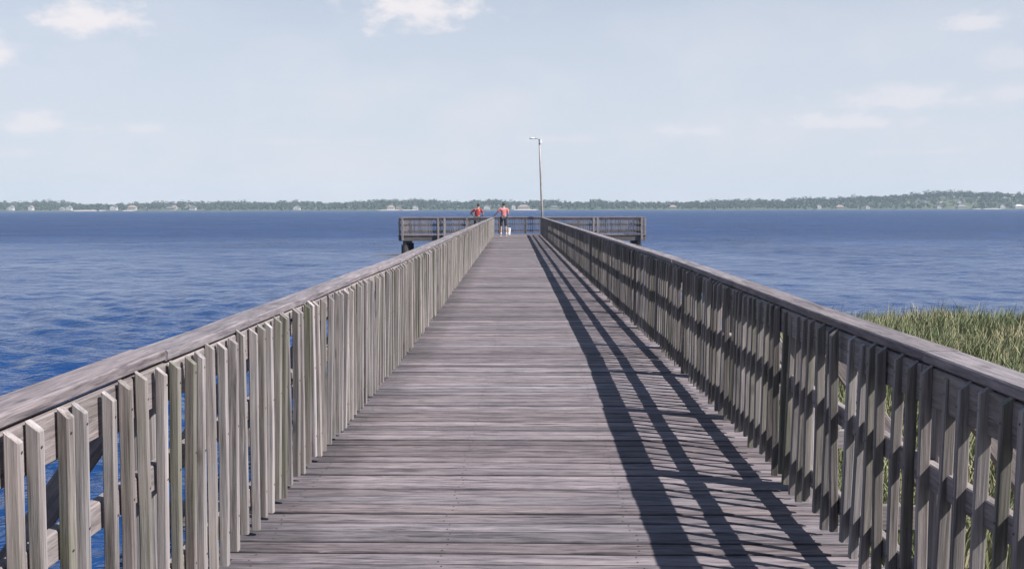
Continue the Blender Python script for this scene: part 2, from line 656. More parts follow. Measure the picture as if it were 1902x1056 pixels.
def build_grass():
    pts = []

    def scatter(n, x0, x1, y0, y1):
        x = rng.uniform(x0, x1, n)
        y = rng.uniform(y0, y1, n)
        d = shore(x) - y
        clump = 0.5 + 0.5 * np.sin(x * 2.3 + 1.7 * np.sin(y * 1.1)) * np.sin(y * 1.9 + 1.3 * np.sin(x * 0.8))
        keep = (d > -0.5) & (x > 1.75) & (rng.uniform(0, 1, n) < 0.22 + 0.78 * clump)
        return np.stack([x[keep], y[keep]], -1)
    P = np.concatenate([scatter(70000, 1.7, 11, 0, 21.5), scatter(70000, 4, 24, 8, 22.5), scatter(16000, 11, 60, -10, 27), scatter(7000, 1.7, 12, -14, 0)])
    n = len(P)
    base = np.stack([P[:, 0], P[:, 1], bank_h(P[:, 0], P[:, 1]) - 0.03], -1)
    base[:, 2] = np.maximum(base[:, 2], WATER_Z - 0.1)
    tall = 0.62 + 0.15 * np.sin(P[:, 0] * 0.9 + 0.5) * np.sin(P[:, 1] * 0.7) + rng.normal(0, 0.10, n)
    tall = np.clip(tall, 0.22, 1.05)
    wid = rng.uniform(0.004, 0.009, n) * (1 + np.clip(np.hypot(P[:, 0], P[:, 1]) / 22, 0, 1.6))
    ang = rng.uniform(0, 2 * np.pi, n)
    side = np.stack([np.cos(ang), np.sin(ang), np.zeros(n)], -1) * wid[:, None]
    la = rng.normal(0.3, 1.3, n)
    lean = np.stack([np.cos(la), np.sin(la), np.zeros(n)], -1) * (tall * rng.uniform(0.05, 0.5, n))[:, None]
    up = np.array([0, 0, 1.0])
    V = np.zeros((n, 6, 3))
    V[:, 0] = base - side
    V[:, 1] = base + side
    m = base + lean * 0.3 + up * (tall * 0.55)[:, None]
    V[:, 2] = m + side * 0.8
    V[:, 3] = m - side * 0.8
    t = base + lean + up * (tall * (1 - 0.18 * rng.uniform(0, 1, n)))[:, None]
    V[:, 4] = t + side * 0.12
    V[:, 5] = t - side * 0.12
    k = (np.arange(n) * 6)[:, None]
    F = np.concatenate([k + np.array([[0, 1, 2, 3]]), k + np.array([[3, 2, 4, 5]])])
    o = put('marsh_grass', numpy_mesh('marsh_grass', V.reshape(-1, 3), F, MAT['grass']))
    o['kind'] = 'stuff'
    o['label'] = 'tall green and straw coloured marsh grass growing beyond the right railing'
    o['category'] = 'grass'


# skyline of the wooded far shore, as tree-top height above the lake against distance along it
FAR_Y = 1470.0
SKY_PTS = [(-1500, 17), (-1000, 16), (-825, 16.2), (-775, 14.0), (-742, 10.5), (-716, 12.2), (-690, 13.6), (-617, 14.4), (-550, 15.3), (-520, 16), (-480, 14.6), (-400, 15), (-330, 14.2), (-242, 17),
           (-180, 17.4), (-120, 16), (-60, 16.8), (0, 15.6), (60, 15.2), (130, 14.4), (200, 13.8), (300, 15.2), (380, 16.4), (458, 19.0), (508, 20.2), (583, 23.2), (633, 26.2), (675, 29.3), (717, 29.6), (733, 27.4), (760, 28.8), (830, 27), (1000, 22), (1500, 18)]


def skyline(x):
    return np.interp(x, [p[0] for p in SKY_PTS], [p[1] for p in SKY_PTS])


def land_h(x, y):
    d = y - FAR_Y - 6 * np.sin(x * 0.011) - 3 * np.sin(x * 0.043)
    hill = np.maximum(skyline(x) - 11.0, 1.5)
    k = np.clip((d - 8) / 140, 0, 1)
    k = k * k * (3 - 2 * k)
    return WATER_Z + np.clip(d * 0.16, -1.0, 1.3) + k * hill


def build_far_land():
    xs = np.linspace(-2100, 2100, 421)
    ys = FAR_Y + np.concatenate([np.linspace(-25, 40, 14), np.linspace(48, 160, 12), np.array([220, 320, 500, 800])])
    X, Y = np.meshgrid(xs, ys)
    Z = land_h(X, Y)
    v = np.stack([X, Y, Z], -1).reshape(-1, 3)
    nx, ny = len(xs), len(ys)
    i, j = np.meshgrid(np.arange(nx - 1), np.arange(ny - 1))
    a = (j * nx + i).ravel()
    f = np.stack([a, a + 1, a + nx + 1, a + nx], -1)
    o = put('far_shore', numpy_mesh('far_shore', v, f, MAT['land'], True))
    o['kind'] = 'structure'
    o['label'] = 'low wooded land along the far side of the lake'


def far_x(px):
    return (px - 990) / 1800 * (FAR_Y + 8)


# px, row inland, width, wall height, wall colour, roof colour, roof form, label
HOUSES = [
    (6, 14, 9, 4.5, 'cream', 'grey', 'gable', 'pale cream house at the far left end of the opposite shore'),
    (14, 9, 8, 6.5, 'white', 'grey', 'gable', 'tall white gabled house near the left end of the opposite shore'),
    (53, 10, 8, 6.5, 'white', 'tan', 'gable', 'tall white house left of the first gap in the left treeline'),
    (111, 8, 9, 3.2, 'white', 'grey', 'hip', 'small white hip roofed cottage left of the sandy beach'),
    (123, 9, 10, 5.0, 'white', 'grey', 'gable', 'white gabled cottage standing right at the beach end'),
    (208, 10, 13, 6.5, 'white', 'slate', 'gable', 'large white gabled house right of the sandy beach'),
    (239, 16, 16, 6.0, 'cream', 'tan', 'hip', 'broad cream house with long tan roof above a seawall'),
    (267, 10, 7, 3.0, 'tan', 'grey', 'gable', 'small dull house half hidden between shore trees on the left'),
    (293, 66, 10, 4.5, 'cream', 'tan', 'hip', 'cream house on the slope above the left shore, left of a pair'),
    (320, 66, 12, 4.5, 'cream', 'tan', 'gable', 'cream house on the slope above the left shore, right of a pair'),
    (309, 10, 18, 3.4, 'tan', 'slate', 'hip', 'long low tan house on the waterline below the pair on the slope'),
    (352, 10, 12, 4.8, 'white', 'slate', 'hip', 'white house with slate hip roof right of the long low tan house'),
    (548, 11, 13, 5.0, 'white', 'grey', 'gable', 'white gabled waterside house left of the pier head'),
    (726, 11, 14, 4.8, 'white', 'tan', 'hip', 'white waterside house straight above the left corner of the pier head'),
    (742, 12, 11, 5.5, 'tan', 'grey', 'gable', 'tan gabled house beside the white one above the pier head corner'),
    (772, 12, 9, 6.0, 'white', 'slate', 'gable', 'tall white gabled house between the pier head corner and the walkway'),
    (905, 11, 12, 5.4, 'white', 'tan', 'gable', 'white gabled house seen between the two people'),
    (954, 11, 7, 7.5, 'white', 'grey', 'gable', 'narrow tall white house left of the big tan roof behind the pier end'),
    (973, 14, 24, 5.2, 'cream', 'tan', 'hip', 'big cream house with wide tan roof left of the lamp pole'),
    (1030, 12, 18, 3.8, 'cream', 'slate', 'hip', 'long low house on the shore just right of the lamp pole'),
    (1250, 11, 14, 4.2, 'tan', 'tan', 'hip', 'tan waterside house right of the pier head'),
    (1516, 12, 8, 6.0, 'white', 'grey', 'gable', 'tall white house where the right hill begins to rise'),
    (1555, 10, 15, 3.6, 'tan', 'tan', 'hip', 'long low tan house at the foot of the right hill'),
    (1605, 9, 8, 4.4, 'white', 'grey', 'gable', 'small white gabled cottage on the waterline below the right hill'),
    (1739, 9, 8, 4.4, 'white', 'grey', 'gable', 'white gabled cottage at the waterline under the two hillside roofs'),
    (1781, 9, 18, 3.6, 'cream', 'grey', 'hip', 'long cream house at the right end of the waterline row under the hill'),
    (1744, 70, 11, 4.2, 'cream', 'slate', 'hip', 'hillside house with slate roof high on the right slope'),
    (1773, 62, 15, 4.2, 'tan', 'tan', 'hip', 'wide tan hillside house midway up the right slope'),
    (1806, 66, 11, 4.4, 'white', 'grey', 'gable', 'white hillside house highest and rightmost on the right slope'),
    (1854, 10, 9, 5.6, 'white', 'slate', 'gable', 'white gabled house with slate roof near the right picture edge'),
    (1888, 12, 17, 4.2, 'white', 'white', 'hip', 'bright white house with a broad pale roof at the right picture edge'),
]


def build_houses():
    wall = {'cream': simple('cream_render', (0.344, 0.303, 0.271), 0.8, vary=0.06, scale=1), 'white': simple('white_siding', (0.459, 0.443, 0.435), 0.7, vary=0.05, scale=1),
            'tan': simple('tan_siding', (0.230, 0.197, 0.164), 0.8, vary=0.08, scale=1)}
    roof = {'grey': simple('grey_shingles', (0.172, 0.168, 0.172), 0.9, scale=1), 'slate': simple('slate_shingles', (0.098, 0.102, 0.115), 0.9, scale=1),
            'tan': simple('tan_shingles', (0.230, 0.189, 0.164), 0.9, scale=1), 'white': simple('pale_metal_roof', (0.451, 0.443, 0.435), 0.5, scale=1)}
    glass = simple('window_glass', (0.05, 0.07, 0.09), 0.15)
    for px, d, w, h, wc, rc, form, label in HOUSES:
        x = far_x(px)
        y = FAR_Y + d + 6 * math.sin(x * 0.011) + 3 * math.sin(x * 0.043)
        z = float(land_h(np.array(x), np.array(y))) - 0.3
        t = thing('lake_house', label, 'house', (x, y, z), 'houses along the far shore')
        w *= 0.78
        h *= 0.80
        dp = max(6.0, w * 0.6)
        m = MB()
        m.box(-w / 2, w / 2, 0, dp, 0, h)
        rh = min(3.2, 0.30 * w + 0.6)
        e = 0.5
        r = MB()
        if form == 'gable':
            m.add([(-w / 2, 0, h), (w / 2, 0, h), (0, 0, h + rh * 0.95)], [(0, 1, 2)])
            a = [(-w / 2 - e, -e, h - 0.25), (0, -e, h + rh), (w / 2 + e, -e, h - 0.25), (w / 2 + e, -e, h + 0.05), (0, -e, h + rh + 0.35), (-w / 2 - e, -e, h + 0.05)]
            b = [(p[0], dp + e, p[2]) for p in a]
            r.loft([a, b])
        else:
            a = [(-w / 2 - e, -e, h), (w / 2 + e, -e, h), (w / 2 + e, dp + e, h), (-w / 2 - e, dp + e, h)]
            k = w * 0.22
            b = [(-k, dp * 0.45, h + rh), (k, dp * 0.45, h + rh), (k, dp * 0.55, h + rh), (-k, dp * 0.55, h + rh)]
            r.loft([a, b])
        put('wall', m.mesh('house_wall', wall[wc]), t, (x, y, z))
        put('roof', r.mesh('house_roof', roof[rc]), t, (x, y, z))
        n = max(1, int(w / 3.4))
        wm = MB()
        wm.box(-0.6, 0.6, -0.04, 0.02, 0, 1.3)
        wme = wm.mesh('house_window', glass)
        for i in range(n):
            put('window', wme, t, (x + (i - (n - 1) / 2) * 3.2, y, z + max(0.5, min(1.2, h - 1.6))))


def build_woodland():
    hx = np.array([far_x(h[0]) for h in HOUSES])
    hd = np.array([h[1] for h in HOUSES])
    hw = np.array([h[2] * 0.5 for h in HOUSES])
    V, ok_n = [], 0
    trees = []
    for row, (d, step, tall) in enumerate([(7, 19, 0.5), (20, 9, 0.75), (36, 8, 0.9), (56, 8, 1.0), (80, 8, 1.0), (108, 8, 1.03), (125, 7, 1.0), (142, 6, 1.03), (158, 6, 1.05), (176, 6, 1.05), (196, 8, 1.0)]):
        x = -1500.0
        while x < 1500:
            x += step * random.uniform(0.5, 1.5)
            dd = d + random.uniform(-7, 9)
            if np.any((np.abs(hx - x) < hw * 0.83 + 2.5) & (dd < hd + 8) & (dd > hd - 65)):
                continue
            trees.append((x, dd, tall * random.choice((0.72, 0.85, 1.0, 1.0, 1.12)) * random.uniform(0.85, 1.08)))
    quads = []
    tv, tf = [], []
    for x, d, k in trees:
        y = FAR_Y + d + 6 * math.sin(x * 0.011) + 3 * math.sin(x * 0.043)
        z = float(land_h(np.array(x), np.array(y)))
        H = 10.5 * k * (1.0 + 0.16 * math.sin(x * 0.047 + 2 * math.sin(x * 0.013)) + 0.10 * math.sin(x * 0.19 + 1.1))
        rw = H * random.uniform(0.32, 0.52)
        n = 78
        # crown made of leaf sprays through a lumpy volume: three to five boughs each with its own centre
        nb = random.randint(3, 5)
        cs = np.array([[random.gauss(0, rw * 0.42), random.gauss(0, rw * 0.42), H * random.uniform(0.22, 0.80)] for _ in range(nb)])
        which = rng.integers(0, nb, n)
        dirs = rng.normal(0, 1, (n, 3))
        dirs /= np.linalg.norm(dirs, axis=1)[:, None]
        rad = rng.uniform(0.35, 1.0, n) ** 0.5
        c = cs[which] + dirs * rad[:, None] * np.array([rw * 0.62, rw * 0.62, H * 0.22])
        size = rng.uniform(0.6, 1.25, n)[:, None]
        nrm = dirs + rng.normal(0, 0.5, (n, 3))
        nrm /= np.linalg.norm(nrm, axis=1)[:, None]
        u = np.cross(nrm, rng.normal(0, 1, (n, 3)))
        u /= np.linalg.norm(u, axis=1)[:, None]
        w = np.cross(nrm, u)
        q = np.stack([c - u * size, c - w * size * 0.7, c + u * size, c + w * size * 0.7], 1) + np.array([x, y, z])
        quads.append(q)
        # trunk: a slim tapered blade pair
        r = 0.18 * k + 0.1
        for ax, ay in ((1, 0), (0, 1)):
            quads.append(np.array([[[x - r * ax, y - r * ay, z - 0.5], [x + r * ax, y + r * ay, z - 0.5], [x + r * 0.5 * ax, y + r * 0.5 * ay, z + H * 0.6], [x - r * 0.5 * ax, y - r * 0.5 * ay, z + H * 0.6]]]))
    Q = np.concatenate(quads)
    F = np.arange(len(Q) * 4).reshape(-1, 4)
    o = put('far_woodland', numpy_mesh('far_woodland', Q.reshape(-1, 3), F, MAT['wood_leaf']))
    o['kind'] = 'stuff'
    o['label'] = 'hazy blue green belt of trees along the far shore'
    o['category'] = 'woodland'


def build_beach():
    def strip(name, px0, px1, h, label, mat):
        x0, x1 = far_x(px0), far_x(px1)
        n = max(3, int((x1 - x0) / 6))
        mb = MB()
        rings = []
        for i in range(n + 1):
            x = x0 + (x1 - x0) * i / n
            k = math.sin(math.pi * i / n) ** 0.5 if 0 < i < n else 0.05
            y = FAR_Y + 6 * math.sin(x * 0.011) + 3 * math.sin(x * 0.043)
            rings.append([(x, y - 5, WATER_Z - 0.6), (x, y + 1, WATER_Z + 0.25 * k), (x, y + 6, WATER_Z + 1.0 + h * k), (x, y + 12, WATER_Z + 1.1 + h * k), (x, y + 13, WATER_Z - 0.6)])
        mb.loft(rings)
        o = put(name, mb.mesh(name, mat))
        o['kind'] = 'structure'
        o['label'] = label
    strip('far_beach', 132, 196, 0.9, 'sandy beach on the far left shore', MAT['sand'])
    strip('far_beach', 228, 253, 0.5, 'pale bank below a broad cream house on the far shore', MAT['sand'])
    strip('far_beach', 955, 1002, 0.7, 'pale beach behind the end of the pier', MAT['sand'])
    strip('far_beach', 1795, 1850, 0.2, 'thin pale beach below the right hill', MAT['sand'])
    strip('far_beach', 700, 780, 0.3, 'thin pale beach behind the left wing of the pier head', MAT['sand'])


build_water()
build_bank()
build_far_land()
build_beach()


# ------------------------------------------------------------------ the pier deck
pier = thing('wooden_pier', 'long weathered grey timber pier deck running straight out over the lake', 'pier', (0, 2, 0))


def build_pier():
    PW = 0.1455
    L = 3.02
    variants = 10

    def plank_box(mb, s, w=0.1345, lat0=-L / 2, lat1=L / 2, z=0.0):
        a = -heading(s)
        # an 8-corner board straight into a joined mesh
        c = path(s, 0)
        hx = Vector((math.cos(heading(s)), math.sin(heading(s)), 0))
        hy = Vector((-hx.y, hx.x, 0))
        dz = random.uniform(-0.0025, 0.0025) + z
        ring = []
        for lat in (lat0 + random.uniform(-.02, .02), lat1 + random.uniform(-.02, .02)):
            p = c + hx * lat
            ring.append([p + hy * (-w / 2) + Vector((0, 0, -0.04 + dz)), p + hy * (w / 2) + Vector((0, 0, -0.04 + dz)), p + hy * (w / 2) + Vector((0, 0, dz)), p + hy * (-w / 2) + Vector((0, 0, dz))])
        mb.loft(ring)
    s = -3.0
    rest = MB()
    count = 0
    while s < HEAD_S - 0.08:
        if s < 2.6 or count >= 300:
            plank_box(rest, s)
        else:
            w = 0.1345
            me = board_mesh('plank', L + 0.012 * (count % 3), w, 0.038, MAT['deck'], 0.004, 0.0022, 6, count % variants)
            hd = heading(s) + random.gauss(0, 0.0006)
            p = path(s, -L / 2 + random.uniform(-0.025, 0.01), -0.0195 + random.uniform(-0.003, 0.003))
            put('plank', me, pier, p, (random.gauss(0, 0.010), 0, hd))
            count += 1
        s += PW
    # head platform planking
    y = HEAD_S + 0.02
    k = 0
    while k < 25:
        s = HEAD_S + PW * k
        plank_box(rest, s, lat0=-7.05, lat1=7.62)
        k += 1
    o = put('planking', rest.mesh('planking', MAT['deck_far']), pier)
    o['kind'] = 'stuff'
    # stringers and rim joists in lengths
    for lat in (-1.30, -0.45, 0.45, 1.30):
        for a, b in ((-3, BEND_AT), (BEND_AT, 22), (22, 34), (34, 46), (46, HEAD_S)):
            board('stringer', pier, path(a + 0.001, lat, -0.185), path(b - 0.001, lat, -0.185), 0.05, 0.28, MAT['frame'])
    # bents: pile pairs with a cap beam, and the outrigger joists that carry the railing braces
    s = 1.72 - 1.83
    k = 0
    while s < HEAD_S - 1:
        for sg in (-1, 1):
            board('outrigger', pier, path(s - 0.07, sg * 1.16, -0.13), path(s - 0.07, sg * 2.30, -0.13), 0.045, 0.14, MAT['rail'])
        if k % 2 == 0:
            board('pile_cap', pier, path(s + 0.5, -1.5, -0.45), path(s + 0.5, 1.5, -0.45), 0.20, 0.24, MAT['frame'])
            for lat in (-1.15, 1.15):
                put('pile', pile_me, pier, path(s + 0.5, lat, 0))
        s += 1.83
        k += 1
    # head platform frame
    for s, w in ((HEAD_S + 0.0, 0.08), (HEAD_S + 3.5, 0.08), (HEAD_S + 1.75, 0.08)):
        board('rim_joist', pier, path(s, -7.0, -0.19), path(s, 7.55, -0.19), w, 0.27, MAT['frame'])
    for lat in (-6.95, 7.5):
        board('rim_joist', pier, path(HEAD_S + 0.06, lat, -0.18), path(HEAD_S + 3.44, lat, -0.18), 0.08, 0.25, MAT['frame'])
    for lat in (-6.68, -4.0, -0.9, 0.9, 4.0, 7.2):
        for s in (HEAD_S + 0.25, HEAD_S + 3.2):
            put('pile', bigpile_me, pier, path(s, lat, 0))
        board('pile_cap', pier, path(HEAD_S + 0.1, lat, -0.44), path(HEAD_S + 3.4, lat, -0.44), 0.22, 0.22, MAT['frame'])


def pile_mesh(r):
    mb = MB()
    n = 12
    rings = []
    for z, k in ((-3.2, 1.02), (-2.0, 1.05), (-1.2, 0.99), (-0.56, 0.95)):
        rings.append([(math.cos(2 * math.pi * i / n) * r * k, math.sin(2 * math.pi * i / n) * r * k, z) for i in range(n)])
    mb.loft(rings)
    return mb.mesh('pile', MAT['pile'])


pile_me = pile_mesh(0.14)
bigpile_me = pile_mesh(0.23)
build_pier()


# ------------------------------------------------------------------ walkway railings
CAP_T, CAP_W = 0.04, 0.140
RAIL_Z = 1.015                      # underside of the cap


def baluster_mesh(side, variant):
    """square stick, top cut on a slant that falls towards the deck; local origin at the foot on the deck-side face"""
    rg = random.Random(variant * 31 + (5 if side > 0 else 0))
    w, t = rg.uniform(0.026, 0.032), rg.uniform(0.035, 0.041)
    c = 0.004
    zb, zt = 0.055 + rg.uniform(-0.025, 0.025), 1.026 + rg.uniform(-0.014, 0.004)
    bow = rg.uniform(-0.009, 0.009)
    tw = rg.uniform(-0.05, 0.05)
    rings = []
    for z, k in ((zb, 0), (zb + 0.45, 1), (zt, 0)):
        ring = []
        for yy, xx in octa(w / 2, t / 2, c):
            a = tw * (z - 0.5)
            px, py = xx * math.cos(a) - yy * math.sin(a), xx * math.sin(a) + yy * math.cos(a)
            zz = z
            if z == zt:
                zz = z - (0.5 - (xx / t) * side) * t * 0.8 if side > 0 else z - (0.5 + (xx / t)) * t * 0.8
            ring.append((px + side * t / 2, py + bow * k, zz))
        rings.append(ring)
    mb = MB()
    mb.loft(rings)
    mb.wood_faces = len(mb.f)
    for z in (0.20, 0.62, 0.945):                # screw heads where the stick crosses each rail
        zz, yy = z + rg.uniform(-0.02, 0.02), rg.uniform(-0.004, 0.004)
        bw = bow * (1 - abs(z - 0.5) * 1.9)
        mb.add([(-side * 0.0022, yy + bw + 0.0042 * math.cos(a), zz + 0.0042 * math.sin(a)) for a in (0, 1.05, 2.09, 3.14, 4.19, 5.24)], [(0, 1, 2, 3, 4, 5)])
    return mb


def build_railing(side, label):
    t = thing('pier_railing', label, 'railing', path(2.0, side * 1.40), 'railings along the walkway')
    B = [baluster_mesh(side, i) for i in range(12)]
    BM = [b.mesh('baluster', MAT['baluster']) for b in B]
    for b, me in zip(B, BM):
        me.materials.append(MAT['bolt'])
        for q in list(me.polygons)[b.wood_faces:]:
            q.material_index = 1
    seen = [2.483, 2.613, 2.772, 2.860, 3.033, 3.179, 3.326, 3.463, 3.605, 3.749, 3.873, 4.02] if side < 0 else [2.80, 2.93, 3.08, 3.215, 3.36, 3.494, 3.64, 3.784, 3.936, 4.086]
    seen = [q - (0.078 if side < 0 else 0.035) for q in seen]
    runs = [seen[0] - PITCH * k for k in range(13, 0, -1)] + seen
    s = runs[-1] + PITCH
    while s < HEAD_S - 0.1:
        runs.append(s)
        gap = PITCH * random.uniform(0.88, 1.12)
        if random.random() < 0.07:
            gap *= 1.25
        elif random.random() < 0.05:
            gap *= 0.68
        s += gap
    far = MB()
    count = 0
    for s in runs:
        p = path(s, side * IN)
        hd = heading(s)
        if s > 1.6 and count < 300:
            o = put('baluster', BM[random.randrange(12)], t, p, (random.gauss(0, 0.010), random.gauss(0.012, 0.010), hd + random.gauss(0, 0.09)))
            count += 1
        else:
            b = B[random.randrange(12)]
            m = Matrix.Translation(p - base_of(t)) @ Matrix.Rotation(hd, 4, 'Z')
            far.add([m @ Vector(v) for v in b.v[:24]], b.f[:b.wood_faces])
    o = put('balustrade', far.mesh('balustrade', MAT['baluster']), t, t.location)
    o['kind'] = 'stuff'
    # posts behind the rails, every bay, with bolts and outrigger braces
    s = 1.72 - 1.83
    k = 0
    rail_lat = side * (IN + 0.038 + 0.021)
    post_lat = side * (IN + 0.038 + 0.042 + 0.048)
    while s < HEAD_S + 0.2:
        pm = MB()
        pm.loft([[(x, y, z) for x, y in octa(0.047, 0.047, 0.007)] for z in (-0.30, RAIL_Z - 0.004)])
        if k == 0:
            post_me = pm.mesh('post', MAT['post'])
            bm_ = MB()
            bm_.tube([(0, 0, 0), (side * -0.012, 0, 0)], 0.011, 8)
            bolt_me = bm_.mesh('bolt', MAT['bolt'])
        p = path(s, post_lat)
        po = put('post', post_me, t, p, (0, 0, heading(s)))
        for z in (0.62, 0.96) if side < 0 else ():
            put('bolt', bolt_me, po, path(s + 0.01, post_lat - side * 0.093, z))
        top = path(s - 0.072, post_lat + side * 0.005, 0.95)
        foot = path(s - 0.072, side * 2.22, -0.06)
        if s > 0:
            board('brace', t, top, foot, 0.045, 0.10, MAT['rail'], up=(side, 0, 1))
        s += 1.83
        k += 1
    # rails and cap in two-bay lengths butted over the posts
    edges = [1.72 - 1.83]
    while edges[-1] + 3.66 < HEAD_S:
        edges.append(edges[-1] + 3.66)
    edges.append(HEAD_S)
    edges = [e for e in edges if abs(e - BEND_AT) > 1.2] + [BEND_AT]
    edges.sort()
    for i in range(len(edges) - 1):
        a, b = edges[i], edges[i + 1]
        e = 0.002

        def seg(name, lat, z, w, h, mat, **kw):
            q0, q1 = path(a + e, lat, z), path(b - e, lat, z)
            if a == BEND_AT:
                q0 = path(a + 0.004, lat, z)
            board(name, t, q0, q1, w, h, mat, **kw)
        jl = random.uniform(-0.006, 0.006)
        seg('top_rail', rail_lat, RAIL_Z - 0.075 - 0.003, 0.040, 0.142, MAT['rail'], wobble=0.002, segs=5, variant=i)
        seg('mid_rail', rail_lat, 0.615 + random.uniform(-0.006, 0.006), 0.040, 0.092, MAT['rail'], wobble=0.002, segs=5, variant=i)
        seg('bottom_rail', rail_lat, 0.20 + random.uniform(-0.006, 0.006), 0.040, 0.092, MAT['rail'], wobble=0.002, segs=5, variant=i)
        seg('cap_board', side * (IN + 0.113) + jl, RAIL_Z + CAP_T / 2 + random.uniform(-0.001, 0.003), CAP_W, CAP_T, MAT['cap'], cham=0.006, wobble=0.003, segs=6, variant=i)
    return t


build_railing(-1, 'left timber walkway railing with close upright balusters, fully sunlit')
build_railing(1, 'right timber walkway railing in shade, casting striped shadows on the deck')


# ------------------------------------------------------------------ railings round the head platform
def head_railing(label, a, b, posts, inward):
    """a, b: (s, lat) ends; posts: fractions along; inward: lateral/along offset of the balusters"""
    pa, pb = path(*a), path(*b)
    t = thing('head_railing', label, 'railing', pa, 'railings round the pier head')
    d = (pb - pa)
    Lg = d.length
    u = d.normalized()
    n = Vector((-u.y, u.x, 0)) * inward
    Z = Vector((0, 0, 1))
    for z, h in ((RAIL_Z - 0.07, 0.13), (0.60, 0.09), (0.20, 0.09)):
        board({0.60: 'mid_rail', 0.20: 'bottom_rail'}.get(z, 'top_rail'), t, pa + Z * z, pb + Z * z, 0.04, h, MAT['rail'])
    board('cap_board', t, pa - n * 0.01 + Z * (RAIL_Z + 0.02), pb - n * 0.01 + Z * (RAIL_Z + 0.02), 0.15, 0.04, MAT['cap'])
    mb = MB()
    x = 0.1
    while x < Lg - 0.05:
        p = pa + u * x + n * 0.042
        r = 0.018
        q = [p + (u * i + n * j) * r for i, j in ((-1, -1), (1, -1), (1, 1), (-1, 1))]
        mb.loft([[c + Z * z - pa for c in q] for z in (0.06, RAIL_Z - 0.03)])
        x += PITCH * random.uniform(0.93, 1.07)
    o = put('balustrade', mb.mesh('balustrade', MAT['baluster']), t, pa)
    o['kind'] = 'stuff'
    pm = MB()
    pm.loft([[(i, j, z) for i, j in octa(0.055, 0.055, 0.006)] for z in (-0.28, RAIL_Z - 0.002)])
    pme = pm.mesh('post', MAT['post'])
    for f in posts:
        put('post', pme, t, pa + u * (f * Lg) + n * (0.13 if a[0] == b[0] == NEAR_S else -0.08), (0, 0, math.atan2(u.y, u.x)))


NEAR_S, FAR_S = HEAD_S - 0.02, HEAD_S + 3.44
head_railing('pier head railing on the near edge, left of the walkway', (NEAR_S, -6.85), (NEAR_S, -1.56), (0.012, 0.41, 0.48, 0.73, 0.99), -1)
head_railing('pier head railing on the near edge, right of the walkway', (NEAR_S, 1.56), (NEAR_S, 7.42), (0.01, 0.50, 0.54, 0.985), -1)
head_railing('pier head railing closing its left end above the dark pile', (NEAR_S + 0.10, -6.92), (FAR_S - 0.10, -6.92), (0.03, 0.5, 0.97), -1)
head_railing('pier head railing closing its sunlit right end', (NEAR_S + 0.10, 7.49), (FAR_S - 0.10, 7.49), (0.03, 0.5, 0.97), 1)
head_railing('pier head railing across the far edge facing the open lake', (FAR_S, -6.85), (FAR_S, 7.42), (0.01, 0.14, 0.27, 0.40, 0.515, 0.63, 0.75, 0.87, 0.99), -1)


# ------------------------------------------------------------------ lamp pole at the end of the pier
def build_lamp():
    base = Vector((0.62, HEAD_S + 3.05, 0))
    t = thing('lamp_pole', 'tall leaning pale lamp pole at the end of the pier', 'lamp pole', base)
    H = 5.85
    top = Vector((-0.22, 0, H))
    mb = MB()
    mb.tube([(0, 0, 0), top * 0.33, top * 0.66, top], [0.075, 0.068, 0.058, 0.048], 12)
    put('pole', mb.mesh('pole', MAT['pole'], True), t, base)
    mb = MB()
    mb.tube([(0, 0, 0), (0, 0, 0.05)], 0.15, 12)
    put('base_plate', mb.mesh('base_plate', MAT['lamp']), t, base)
    mb = MB()
    mb.tube([top + Vector((0.05, 0, -0.12)), top + Vector((-0.08, 0, 0.02)), top + Vector((-0.25, 0, 0.03)), top + Vector((-0.34, 0, 0.02))], [0.03, 0.03, 0.027, 0.025], 8)
    put('arm', mb.mesh('arm', MAT['pole'], True), t, base)
    mb = MB()
    mb.loft([[tuple(top + Vector((x, y * k, z)))
              for x, y, z in ((0, -0.07, 0.0), (0, 0.07, 0.0), (0, 0.085, 0.04), (0, 0.05, 0.09), (0, -0.05, 0.09), (0, -0.085, 0.04))
              for x in (xo,)] for xo, k in ((-0.30, 0.5), (-0.38, 1.0), (-0.52, 1.0), (-0.60, 0.6))])
    put('lamp_head', mb.mesh('lamp_head', MAT['lamp'], True), t, base)
    mb = MB()
    mb.tube([top + Vector((0.06, -0.03, -0.26)), top + Vector((0.06, -0.03, -0.02))], [0.085, 0.07], 10)
    put('photocell_box', mb.mesh('photocell_box', MAT['lamp']), t, base)


build_lamp()


# ------------------------------------------------------------------ bucket
def build_bucket():
    b = Vector((-1.47, HEAD_S + 1.0, 0.0))
    t = thing('bucket', 'tall white plastic bucket standing on the deck by the person in pink', 'bucket', b)
    mb = MB()
    n = 20

    def ring(r, z):
        return [(math.cos(2 * math.pi * i / n) * r, math.sin(2 * math.pi * i / n) * r, z) for i in range(n)]
    mb.loft([ring(0.112, 0.003), ring(0.118, 0.05), ring(0.135, 0.36), ring(0.146, 0.362), ring(0.146, 0.385), ring(0.138, 0.41), ring(0.130, 0.41), ring(0.112, 0.03)])
    put('tub', mb.mesh('tub', MAT['bucket'], False), t, b)
    mb = MB()
    pts = [(0.15 * math.cos(a), -0.02 - 0.13 * math.sin(a) * 0.9, 0.36 - 0.10 * math.sin(a)) for a in np.linspace(0, math.pi, 12)]
    mb.tube(pts, 0.005, 6)
    put('handle', mb.mesh('handle', MAT['wire']), t, b)


build_bucket()


